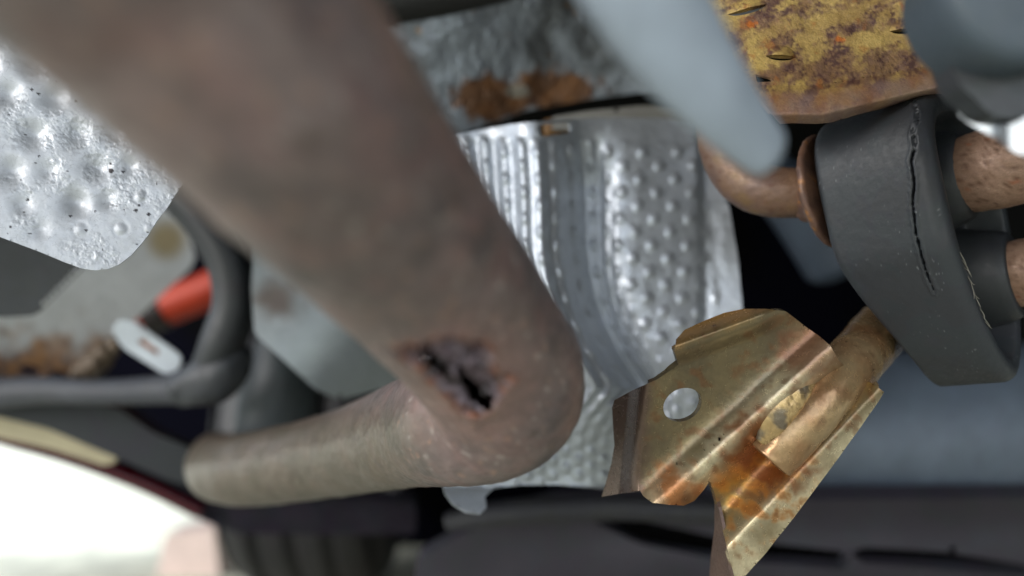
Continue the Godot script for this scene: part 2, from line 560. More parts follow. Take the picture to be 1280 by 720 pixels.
func tyre() -> void:
	# a tyre seen tread-on beyond the sill; axle runs across the view
	var c := P(400, 745, 1.13)
	var t := thing("rear_wheel", "black wheel tyre with upright tread grooves at the bottom beyond the sill", "wheel", Vector3(c.x, 0.0, c.z))
	var R := 0.21
	var half := 0.094
	var ax := CX
	var prof := []        # across, radius
	var ribs := [-0.092, -0.046, 0.0, 0.046, 0.092]
	for k in 61:
		var a := -half + 2.0 * half * k / 60.0
		var r := R - 0.02 * pow(absf(a) / half, 4.0)
		for g in ribs:
			r -= 0.009 * sm(0.008, 0.004, absf(a - g))
		prof.append([a, r])
	var rows := []
	for k in 61:
		var row := PackedVector3Array()
		for s in 96:
			var th := TAU * s / 96.0
			row.append(Vector3(c.x, R, c.z) + ax * prof[k][0] + (Vector3.UP * cos(th) + Vector3.BACK * sin(th)) * prof[k][1])
		rows.append(row)
	commit(grid(rows, true, tone(S(46, 45, 47), 0.2)), "tread", M.rubber, t)
	for s in [-1.0, 1.0]:
		var rr := []
		for k in 8:
			var row := PackedVector3Array()
			for j in 96:
				var th := TAU * j / 96.0
				row.append(Vector3(c.x, R, c.z) + ax * s * (half + 0.012 * sin(PI * k / 7.0)) + (Vector3.UP * cos(th) + Vector3.BACK * sin(th)) * lerpf(R - 0.02, R * 0.55, k / 7.0))
			rr.append(row)
		commit(grid(rr, true, tone(S(40, 40, 42))), "sidewall", M.rubber, t)

func background_right() -> void:
	# top dark beam
	one("top_beam", "black beam across the top edge above the galvanised panel", "beam",
		sweep(W([[100, 60, 0.56, 0.018], [560, -10, 0.56, 0.018], [1100, -95, 0.56, 0.018]]), 30, 24, tone(S(28, 28, 28)), null, 1.0, Vector3.ZERO, 0.3, 0.3), M.black)
	# slate-blue muffler
	var mu := thing("muffler", "large slate blue muffler body behind the bracket and the rubber hanger", "muffler", P(1130, 640, 0.62))
	var mc := func(w: Vector3) -> Color:
		return S(96, 107, 120) * (1.0 + 0.25 * fbm(w, 0.012) + 0.12 * fbm(w, 0.12))
	commit(sweep(W([[900, 560, 0.66, 0.060], [1000, 555, 0.65, 0.068], [1150, 548, 0.64, 0.070], [1300, 540, 0.63, 0.070], [1500, 530, 0.62, 0.070]]), 60, 64, mc, func(w): return 0.0008 * fbm(w, 0.02), 1.0, Vector3.ZERO, 0.25, 0.2), "shell", M.paint, mu)
	commit(sweep(W([[960, 628, 0.585, 0.006], [1100, 622, 0.58, 0.006], [1280, 618, 0.575, 0.006], [1480, 612, 0.57, 0.006]]), 100, 18, tone(S(70, 72, 80), 0.4, 0.1), func(w): return 0.004 * maxf(0.0, fbm(w, 0.10)) + 0.002 * fbm(w, 0.3), 1.0, Vector3.ZERO, 0.4, 0.4), "crusted_seam", M.rust, mu)
	# purple-grey crossmember below it, with pressed slots
	var cm_slots := [rounded(V([1062, 692, 1080, 684, 1180, 690, 1290, 708, 1290, 722, 1180, 712, 1080, 704]), 6), rounded(V([740, 652, 800, 650, 900, 672, 1060, 690, 1060, 712, 900, 700, 800, 680]), 8)]
	var cm := thing("crossmember", "purple grey pressed crossmember with dark slots along the bottom edge", "crossmember", P(960, 860, 0.58))
	commit(plate(rounded(V([640, 640, 700, 628, 900, 626, 1100, 624, 1400, 622, 1400, 860, 500, 860, 520, 700, 580, 668]), 14), cm_slots, 8.0, func(q): return P(q.x, q.y, 0.56 + 0.00025 * (q.y - 640) + 0.005 * sin((q.y - 620) * 0.05) * sm(600, 800, q.x)), 0.012, tone2(S(54, 52, 60), 0.56, 0.2, 0.015)), "front_web", M.paint, cm)
	commit(plate(rounded(V([640, 660, 1420, 660, 1420, 880, 480, 880, 520, 720]), 14), [], 12.0, flat_fn(0.66), 0.01, tone2(S(24, 23, 25), 0.66)), "back_web", M.void, cm)
	one("brake_pipe", "dark grey rounded tube just under the bottom rim of the dimpled shield", "tube",
		sweep(W([[560, 652, 0.52, 0.006], [640, 640, 0.52, 0.0085], [760, 634, 0.53, 0.0085], [900, 640, 0.54, 0.0085]]), 40, 20, tone(S(52, 52, 56)), null, 1.0, Vector3.ZERO, 0.4, 0.4), M.black)
	# out of focus bluish rail in the gap left of the hanger
	one("rear_rail", "blurred slate blue rail in the dark gap left of the rubber hanger", "rail",
		sweep(W([[955, 215, 0.62, 0.020], [1000, 260, 0.62, 0.024], [1040, 330, 0.62, 0.022]]), 30, 28, tone(S(62, 72, 86), 0.15), null, 1.0, Vector3.ZERO, 0.6, 0.6), M.paint)
	# strip in the gap above the dimpled shield
	one("gap_strip", "narrow grey metal strip in the dark gap above the dimpled shield", "strip",
		plate(rounded(V([690, 146, 740, 138, 800, 132, 872, 132, 890, 150, 890, 160, 690, 162]), 4), [], 5.0, flat_fn(0.445), 0.002, tone2(S(120, 118, 112), 0.44)), M.paint)
	# galvanised panel with a rust stain
	var gc := func(q: Vector2) -> Color:
		var w := P(q.x, q.y, 0.47)
		var c := S(140, 147, 156).lerp(S(92, 95, 98), sm(0.0, 0.6, fbm(w, 0.02) + 0.35 * sm(640, 700, q.x) * sm(110, 40, q.y)))
		var sp := N2.get_noise_3dv(w * 1000.0 * 0.16)
		c = c.lerp(S(205, 208, 212), sm(-0.88, -0.96, sp) * 0.6)
		var e1 := Vector2((q.x - 616.0) / 52.0, (q.y - 122.0) / 30.0).length()
		var e2 := Vector2((q.x - 690.0) / 58.0, (q.y - 114.0) / 30.0).length()
		var r := sm(1.15, 0.75, minf(e1, e2) + 0.5 * fbm(w, 0.09))
		c = c.lerp(S(128, 82, 34).lerp(S(86, 54, 28), clampf(0.5 + 1.2 * fbm(w, 0.06), 0, 1)), r * 0.92)
		var sp2 := sm(0.42, 0.55, fbm(w + Vector3(3, 0, 0), 0.06)) * sm(90, 40, q.y)
		c = c.lerp(S(150, 110, 60), sp2 * 0.6)
		c = c.lerp(S(150, 145, 135), sm(1.1, 0.8, Vector2((q.x - 647) / 17.0, (q.y - 114) / 9.0).length()) * 0.9)
		return c
	var gf := func(q: Vector2) -> Vector3:
		var w := P(q.x, q.y, 0.475 + 0.0001 * (q.y - 80) + 0.012 * sin((q.x - 600) * 0.012))
		return w + CZ * (0.0012 * fbm(w, 0.04) + 0.0012 * sm(-0.8, -0.98, N2.get_noise_3dv(w * 1000.0 * 0.09)))
	one("galvanised_panel", "galvanised metal panel with a brown rust stain above the dimpled shield", "metal panel",
		plate(rounded(V([430, 60, 500, 30, 560, 20, 640, 2, 700, -40, 800, -130, 980, -160, 960, 60, 850, 108, 800, 116, 745, 123, 660, 138, 590, 163, 540, 180]), 10), [], 2.5, gf, 0.0015, gc), M.galvanised)

# ------------------------------------------------------------------ aluminium shields
func shields() -> void:
	# --- left flap, in focus
	var dents := [[8, 118, 20, 1.0], [66, 122, 19, 1.0], [40, 167, 20, 1.0], [95, 167, 19, 1.0], [143, 165, 17, 0.8], [12, 213, 19, 0.9], [58, 213, 15, 0.5], [119, 209, 19, 1.0], [160, 208, 14, 0.6],
		[93, 253, 19, 1.0], [133, 250, 14, 0.6], [28, 255, 16, 0.5], [50, 286, 14, 0.35], [-40, 167, 20, 1.0], [-40, 255, 20, 1.0], [-66, 213, 20, 1.0], [-20, 80, 20, 1.0], [40, 78, 20, 1.0], [-90, 120, 20, 1.0], [-118, 213, 20, 1.0], [-92, 167, 20, 1.0], [-144, 167, 20, 1.0], [-170, 120, 20, 1.0], [-118, 80, 20, 1.0], [-66, 80, 20, 1.0], [-196, 167, 20, 1.0], [-222, 80, 20, 1.0], [-170, 40, 20, 1.0], [-66, 30, 20, 1.0], [-12, 30, 20, 1.0], [40, 30, 20, 1.0], [92, 30, 20, 1.0], [-45, 118, 20, 1.0], [120, 118, 18, 1.0], [180, 165, 16, 0.6]]
	var nubs := [[175, 245, 9, 0.8], [151, 286, 9, 0.8], [100, 287, 9, 0.6], [195, 203, 8, 0.6], [122, 320, 8, 0.35], [186, 285, 7, 0.5]]
	var flakes := []
	for k in 40: flakes.append([rng.randf_range(-10, 215), rng.randf_range(90, 320), rng.randf_range(0.4, 1.5)])
	flakes.append([137, 213, 3.0]); flakes.append([170, 263, 2.0]); flakes.append([40, 112, 1.6]); flakes.append([186, 268, 2.0]); flakes.append([152, 214, 1.5])
	var ff := func(q: Vector2) -> Vector3:
		var d := 0.302 + 0.00006 * (q.x - 120) - 0.00004 * (q.y - 200)
		var z := 0.0
		for b in dents:
			var r: float = Vector2(q.x - b[0], q.y - b[1]).length() / b[2]
			if r < 1.8: z -= 0.0024 * b[3] * exp(-r * r * 1.5)
		for b in nubs:
			var r: float = Vector2(q.x - b[0], q.y - b[1]).length() / b[2]
			if r < 1.8: z += 0.0005 * b[3] * (exp(-r * r * 3.0)) - 0.0002 * b[3] * exp(-(r - 1.0) * (r - 1.0) * 9.0)
		var w := P(q.x, q.y, d)
		z += 0.0009 * fbm(w, 0.02) + 0.00030 * fbm(w, 0.35) * sm(0.05, 0.35, fbm(w, 0.05) + 0.4 * sm(90, 30, q.distance_to(Vector2(120, 210))))
		return w + CZ * z
	var fc := func(q: Vector2) -> Color:
		var w := P(q.x, q.y, 0.3)
		var c := S(180, 184, 190) * (1.0 + 0.08 * fbm(w, 0.05))
		for b in flakes:
			if absf(q.x - b[0]) < 4 and Vector2((q.x - b[0]) * 0.7, q.y - b[1]).length() < b[2]: return S(34, 33, 36)
		var scuff := sm(0.30, 0.5, fbm(w * Vector3(1, 1.6, 1), 0.22)) * sm(0.05, 0.3, fbm(w, 0.03) + 0.5 * sm(90, 30, q.distance_to(Vector2(120, 210))))
		return c.lerp(S(150, 153, 156), scuff * 0.6)
	var fo := V([-420, -60, 120, -120, 240, -40, 262, 150, 240, 210, 226, 234, 216, 249, 208, 262, 196, 277, 184, 296, 174, 308, 164, 319, 150, 330, 136, 336, 120, 338, 104, 336, 84, 329, 50, 315, 0, 296, -160, 232, -420, 140])
	one("heat_shield_flap", "bright scuffed dimpled aluminium flap with a rounded corner left of the exhaust pipe", "heat shield", plate(fo, [], 1.5, ff, 0.0006, fc), M.alu_scuffed)
	# --- big dimpled shield behind the pipe
	var sf := func(q: Vector2) -> Vector3:
		var x := q.x
		var y := q.y
		var low := sm(470.0, 560.0, y)
		# a pressed ridge left, a fold beside it, then a nearly flat field
		var bend := clampf((y - 290.0) / 130.0, 0.0, 1.5)
		var xr := x - 36.0 * bend * bend - 6.0 * sin((y - 170.0) * 0.012)
		var d := 0.412
		d -= 0.020 * exp(-pow((xr - 668.0) / 42.0, 2.0)) * (1.0 - 0.7 * low)
		d += 0.015 * exp(-pow((xr - 730.0) / 27.0, 2.0)) * (1.0 - low) * sm(150, 240, y)
		d += 0.00009 * (x - 780.0)
		d += 0.016 * sm(430.0, 640.0, y) - 0.016 * sm(600, 660, y) - 0.00006 * (y - 300.0)
		d += 0.003 * sm(868.0, 884.0, x) - 0.00016 * maxf(0.0, x - 880.0)
		var z := 0.0
		var flatb := sm(172.0, 186.0, y + 0.03 * (740 - x)) * sm(880.0, 868.0, x - 0.10 * (y - 160)) * sm(610.0, 596.0, y)
		if flatb > 0.0:
			var u := (lerpf(x + 0.09 * (y - 190.0) * (1.0 - low), xr, sm(770.0, 730.0, xr) * (1.0 - low)) - 803.0) / (22.0 - 6.0 * low)
			var vrow := (y - 191.0) / 33.0
			if y > 480.0: vrow = (480.0 - 191.0) / 33.0 + (y - 480.0) / 20.0
			var best := 9.0
			var cu := roundi(u)
			for k in [-1, 0, 1]:
				var c: int = cu + k
				var vv := vrow - (0.5 if posmod(c, 2) == 1 else 0.0)
				var dy := (vv - roundf(vv)) * (33.0 if y <= 480.0 else 20.0)
				var dx := (u - c) * (22.0 - 6.0 * low)
				best = minf(best, Vector2(dx, dy * 0.9).length())
			z += 0.0016 * (1.0 - 0.1 * low) * exp(-pow(best / (8.0 - 2.4 * low), 2.0)) * flatb
			# pressed ribs where the field is stretched, left of the fold
			z += 0.0013 * cos(TAU * u) * sm(772, 730, xr) * (1.0 - low) * flatb
		var w := P(x, y, d)
		z += 0.0006 * fbm(w, 0.05)
		return w + CZ * z
	var sc := func(q: Vector2) -> Color:
		var w := P(q.x, q.y, 0.41)
		return S(186, 192, 200) * (1.0 + 0.08 * fbm(w, 0.03) + 0.05 * fbm(w, 0.3))
	var so := V([430, 205, 520, 180, 583, 166, 640, 155, 700, 149, 760, 147, 830, 148, 884, 152, 895, 200, 912, 262, 922, 320, 928, 385, 928, 470, 900, 560, 850, 612, 770, 612, 700, 606, 650, 606, 618, 610, 606, 620, 608, 634, 600, 642, 582, 640, 566, 630, 556, 616, 551, 598, 548, 540, 470, 380])
	var slot := rounded(V([673, 156, 712, 152, 714, 166, 676, 171]), 5)
	one("dimpled_heat_shield", "large dimpled aluminium heat shield with a top slot behind the exhaust bend", "heat shield", plate(so, [slot], 2.5, sf, 0.0007, sc), M.alu)
	# something rusty seen through the slot
	one("rusty_bolt", "rusty bolt shank seen through the slot at the top of the dimpled shield", "bolt",
		sweep(W([[684, 162, 0.455, 0.006], [720, 158, 0.455, 0.006]]), 10, 20, tone(S(130, 96, 60), 0.4, 0.1), null, 1.0, Vector3.ZERO, 0.4, 0.4), M.rust)
	# --- its flank, seen left of the pipe
	var lc := func(q: Vector2) -> Color:
		var w := P(q.x, q.y, 0.5)
		var c := S(138, 145, 148) * (1.0 + 0.15 * fbm(w, 0.03))
		return c.lerp(S(88, 76, 68), sm(38.0, 8.0, Vector2((q.x - 345) * 0.8, q.y - 372).length() + 14.0 * fbm(w, 0.06)) * 0.85)
	one("side_heat_shield", "plain pale aluminium shield with a brown smear, left of the exhaust pipe", "heat shield",
		plate(rounded(V([318, 300, 420, 300, 560, 420, 560, 500, 480, 486, 425, 500, 395, 488, 360, 455, 318, 418, 314, 360]), 10), [], 5.0,
			func(q): return P(q.x, q.y, 0.50 + 0.00012 * (q.x - 400) + 0.008 * sin((q.x + q.y) * 0.013)), 0.001, lc), M.alu)

# ------------------------------------------------------------------ rubber hanger and its two rods
var HA := Vector3.ZERO
var HB := Vector3.ZERO
var HC := Vector3.ZERO
var HO := Vector3.ZERO

func hp(a: float, b: float, c: float) -> Vector3:     # hanger axes, millimetres
	return HO + (HA * a + HB * b + HC * c) * 0.001

func w4(v: Vector3, r: float) -> Vector4: return Vector4(v.x, v.y, v.z, r)

func stadium(th: float, hl: float, hw: float) -> Vector2:    # (b, c) of the block's outline: square at the top, round at the bottom
	var an := TAU * th
	var k := smoothstep(-0.85, 0.35, cos(an))
	var n := lerpf(4.0, 1.62, k)
	var l := hl + lerpf(-8.0, 8.0, smoothstep(-1.0, 1.0, cos(an)))
	var r := pow(pow(absf(cos(an)) / l, n) + pow(absf(sin(an)) / hw, n), -1.0 / n)
	return Vector2(r * cos(an), -r * sin(an))

func hanger() -> void:
	HA = (CX * 0.70 + CY * 0.16 + CZ * 0.69).normalized()
	var b0 := CX * 0.15 - CY * 0.975 - CZ * 0.10
	HB = (b0 - HA * b0.dot(HA)).normalized()
	HC = HA.cross(HB).normalized()
	HO = P(1120, 300, 0.30) + HC * 0.046
	var t := thing("rubber_exhaust_hanger", "dark grey rubber exhaust hanger with a long crack down its side", "exhaust hanger", P(1200, 475, 0.31))
	var crack := V([1143, 126, 1147, 150, 1141, 166, 1143, 186, 1139, 202, 1143, 226, 1141, 256, 1145, 290, 1152, 320, 1160, 346, 1168, 364])
	var HW := 46.0
	var HL := 60.0
	var nick := [Vector2(1204, 405), Vector2(1190, 300), Vector2(1078, 350), Vector2(1090, 392)]
	# skin: rows go from the back face over the side to the front face and into its recess
	var prof := []          # a, inset from the outline
	for k in 7: prof.append([-25.0 + 3.0 * (1.0 - cos(PI / 2 * k / 6.0)), 3.0 * (1.0 - sin(PI / 2 * k / 6.0))])
	for k in range(1, 150): prof.append([-22.0 + 34.5 * k / 150.0, 0.0])
	for k in 13: prof.append([12.5 + 6.0 * sin(PI / 2 * k / 12.0), 6.0 * (1.0 - cos(PI / 2 * k / 12.0))])
	for k in range(1, 5): prof.append([18.5 - 0.2 * k, 6.0 + 0.6 * k])
	for k in range(1, 13): prof.append([17.7 - 15.0 * sm(0, 1, k / 12.0), 8.4 + 4.0 * k / 12.0])
	for k in range(1, 11): prof.append([2.7, 12.4 + 24.0 * k / 10.0])
	var rows := []
	var K := 440
	for q in prof:
		var row := PackedVector3Array()
		row.resize(K)
		for j in K:
			var o := stadium(float(j) / K, HL - q[1], maxf(HW - q[1], 0.6))
			var w := hp(q[0] + maxf(0.0, 12.5 - q[0]) * 0.36 * sm(-5.0, 58.0, o.x), o.x, o.y)
			if o.y < -HW + 26.0 and q[1] < 5.9:
				var px := to_px(w)
				var dd := seg_dist(px, crack) + 1.2 * N3.get_noise_3dv(w * 1000.0 * 0.5)
				var wd := lerpf(1.25, 0.7, clampf((px.y - 130.0) / 240.0, 0, 1))
				if dd < 9.0: w += HC * (0.0024 * sm(wd, 0.3, dd) - 0.0004 * exp(-pow((dd - 4.0) / 2.4, 2.0)))
			w += HC * 0.00008 * fbm(w, 0.25)
			row[j] = w
		rows.append(row)
	var rc := func(w: Vector3) -> Color:
		var c := S(60, 64, 69) * (1.0 + 0.10 * fbm(w, 0.03))
		var px := to_px(w)
		var dd := seg_dist(px, crack)
		c = c.lerp(S(12, 12, 13), sm(1.0, 0.2, dd + 1.0 * N3.get_noise_3dv(w * 1000.0 * 0.5)))
		var dust := sm(0.50, 0.62, fbm(w, 0.5)) * sm(0.0, 0.35, fbm(w, 0.035) + 0.12)
		return c.lerp(S(138, 142, 144), dust * 0.7)
	commit(grid(rows, true, rc), "rubber_block", M.rubber, t)
	# tubes of rubber round the two holes and the web between them
	for s in [[-17.0, 6.0, 2.0], [28.0, 20.0, 8.0]]:
		var rr := []
		for q in [[-2.0, 27.0], [1.0, 22.5], [5.0, 19.8], [9.0, 18.6], [12.5, 17.2], [13.6, 15.6], [13.2, 13.4], [11.0, 12.4], [-2.0, 12.2]]:
			var row := PackedVector3Array()
			for j in 64:
				var th := TAU * j / 64.0
				row.append(hp(q[0] + s[2] * sm(-2.0, 9.0, q[0]), s[0] + q[1] * cos(th) * 1.05, s[1] + q[1] * sin(th) * 0.92))
			rr.append(row)
		commit(grid(rr, true, tone(S(48, 51, 55), 0.15, 0.05)), "hole_collar", M.rubber, t)
	# loose threads of torn rubber on the rim
	for k in 10:
		var o := stadium(lerpf(0.21, 0.10, k / 9.0) + rng.randf_range(-0.004, 0.004), HL - 4.5, HW - 4.5)
		var a := hp(18.6, o.x, o.y)
		var step := (HB * rng.randf_range(0.4, 1.0) + HC * rng.randf_range(-0.3, 0.8)).normalized() * rng.randf_range(0.0012, 0.0026)
		var b := a + step + HA * 0.0005
		commit(sweep([w4(a - step * 0.6, 0.00008), w4(b, 0.00014), w4(b + step.rotated(HA, rng.randf_range(-0.9, 0.9)), 0.00008)], 8, 5, tone(S(150, 146, 134))), "rubber_thread", M.black, t)
	# upper rod
	var brown := func(w: Vector3) -> Color:
		var c := S(134, 104, 82).lerp(S(116, 92, 82), clampf(0.5 + 1.1 * fbm(w, 0.06), 0, 1))
		c = c.lerp(S(132, 106, 64), sm(0.1, 0.5, fbm(w + Vector3(1, 0, 0), 0.05)) * 0.6)
		c = c.lerp(S(96, 58, 40), sm(0.28, 0.5, fbm(w, 0.22)) * 0.7)
		return c
	var pit := func(w: Vector3) -> float: return 0.0003 * fbm(w, 0.1) - 0.00035 * sm(0.25, 0.5, fbm(w, 0.45))
	var ru := thing("upper_hanger_rod", "rusty brown bent rod with a flange passing through the top of the rubber hanger", "hanger rod", P(960, 280, 0.34))
	var pu := W([[935, 40, 0.36, 0.0108], [915, 90, 0.358, 0.0108], [905, 140, 0.356, 0.0110], [906, 182, 0.354, 0.0112], [925, 220, 0.350, 0.0112], [958, 238, 0.344, 0.0110]])
	pu.append(w4(hp(-36, -25, -25), 0.0105)); pu.append(w4(hp(-22, -23, -21), 0.0105)); pu.append(w4(hp(4, -17, 4.6), 0.0108))
	commit(sweep(pu, 150, 48, brown, pit), "rod", M.rust, ru)
	# bullet-shaped end
	var rows2 := []
	for q in [[-2, 12.0], [10, 13.2], [18, 14.2], [24, 14.7], [28, 14.8], [33, 14.5], [40, 13.6], [46, 12.4], [50, 11.2], [53, 9.6], [55, 7.4], [56, 4.4], [56.2, 0.3]]:
		rows2.append(q)
	var tip := func(s: float, c0: float, k: float) -> MB:
		var rr := []
		for n in 49:
			var f := n / 48.0 * (rows2.size() - 1)
			var i0 := mini(int(f), rows2.size() - 2)
			var a := lerpf(rows2[i0][0], rows2[i0 + 1][0], f - i0)
			var r := lerpf(rows2[i0][1], rows2[i0 + 1][1], f - i0) * k
			var row := PackedVector3Array()
			for j in 72:
				var th := TAU * j / 72.0
				var dir := HB * cos(th) + HC * sin(th)
				var w := hp(a, s, c0) + dir * r * 0.001
				row.append(w + dir * (0.0002 * fbm(w, 0.12) - 0.0005 * sm(0.18, 0.45, fbm(w, 0.5))))
			rr.append(row)
		return grid(rr, true, func(w: Vector3) -> Color:
			var c := S(172, 140, 120).lerp(S(152, 120, 98), clampf(0.5 + fbm(w, 0.06), 0, 1))
			c = c.lerp(S(110, 78, 62), sm(0.12, 0.35, fbm(w, 0.5)) * 0.85)
			return c.lerp(S(160, 86, 50), sm(0.38, 0.6, fbm(w + Vector3(2, 0, 0), 0.16)) * 0.6))
	commit(tip.call(-17.0, 6.0, 1.12), "rod_end", M.rust, ru)
	# flange: a dished washer, hard against the rubber
	var rr := []
	for q in [[-33, 10.6], [-31, 11.2], [-29, 12.6], [-27.6, 15.0], [-26.6, 19.0], [-25.4, 22.6], [-24.4, 24.0], [-23.2, 24.0], [-22.6, 22.4], [-22.8, 12.0]]:
		var row := PackedVector3Array()
		for j in 96:
			var th := TAU * j / 96.0
			var dir := HB * cos(th) + HC * sin(th)
			var w: Vector3 = hp(q[0] * 1.25 + 0.5, -24, -25) + dir * q[1] * 0.001
			row.append(w + dir * 0.0006 * fbm(w, 0.2) - HA * 0.0006 * fbm(w, 0.15))
		rr.append(row)
	commit(grid(rr, true, func(w: Vector3) -> Color:
		var c := S(132, 98, 80).lerp(S(100, 76, 66), clampf(0.5 + 1.3 * fbm(w, 0.12), 0, 1))
		return c.lerp(S(190, 130, 60), sm(0.35, 0.5, fbm(w, 0.3)) * 0.6)), "flange", M.rust, ru)
	# lower rod, welded to the bracket
	var gold := func(w: Vector3) -> Color:
		var c := S(176, 150, 112).lerp(S(158, 120, 84), clampf(0.5 + 1.3 * fbm(w, 0.05), 0, 1))
		return c.lerp(S(120, 90, 66), sm(0.25, 0.5, fbm(w, 0.12)) * 0.7)
	var rl := thing("lower_hanger_rod", "golden brown rod welded into the rusty bracket and running up into the rubber hanger", "hanger rod", P(1000, 590, 0.31))
	var pl := W([[962, 572, 0.306, 0.0102], [1000, 530, 0.3050, 0.0104], [1036, 488, 0.309, 0.0106], [1060, 461, 0.318, 0.0110], [1080, 438, 0.336, 0.0114], [1104, 412, 0.360, 0.0120]])
	pl.append(w4(hp(-24, 37, 22), 0.0115)); pl.append(w4(hp(-5, 32, 21), 0.0105)); pl.append(w4(hp(14, 28, 20), 0.0110))
	commit(sweep(pl, 130, 48, gold, func(w): return 0.0005 * fbm(w, 0.06) + 0.0002 * fbm(w, 0.3), 1.0, Vector3.ZERO, 0.12, 0.0), "rod", M.zinc, rl)
	commit(tip.call(28.0, 20.0, 0.95), "rod_end", M.rust, rl)

# ------------------------------------------------------------------ stamped bracket
func bracket_depth(x: float, y: float) -> float:
	var q := ((x - 940.0) * 190.0 + (y - 525.0) * 210.0) / 283.0
	var t := ((x - 940.0) * 210.0 - (y - 525.0) * 190.0) / 283.0
	var d := 0.300
	# upper web comes forward to the upper left; then a strip facing up, a drop to the rod's valley, the lower crest and leaf
	d += 0.003 - 0.00013 * 16.0 * log(1.0 + exp(-(q + 30.0) / 16.0))
	d -= 0.0078 * exp(-pow((q - 2.0) / 25.0, 2.0))
	d += 0.0085 * sm(4.0, 50.0, q)
	var q2 := q - 0.08 * (100.0 - t) + 8.0
	d -= 0.0105 * sm(44.0, 96.0, q2) + 0.0022 * exp(-pow((q2 - 88.0) / 15.0, 2.0))
	d += 0.00012 * 12.0 * log(1.0 + exp((q - 100.0) / 12.0))
	# dark left facet bent back
	var lx := x - (808.0 - 0.10 * (y - 520.0))
	d += 0.00065 * maxf(0.0, -lx) * sm(-6.0, 26.0, -lx)
	# curled lip along the top
	var ly := y - (430.0 - 0.36 * (x - 850.0))
	d -= (0.0055 * sm(30.0, 6.0, ly) - 0.013 * sm(2.0, -22.0, ly)) * sm(1010.0, 950.0, x) * sm(-50.0, -85.0, q)
	return d

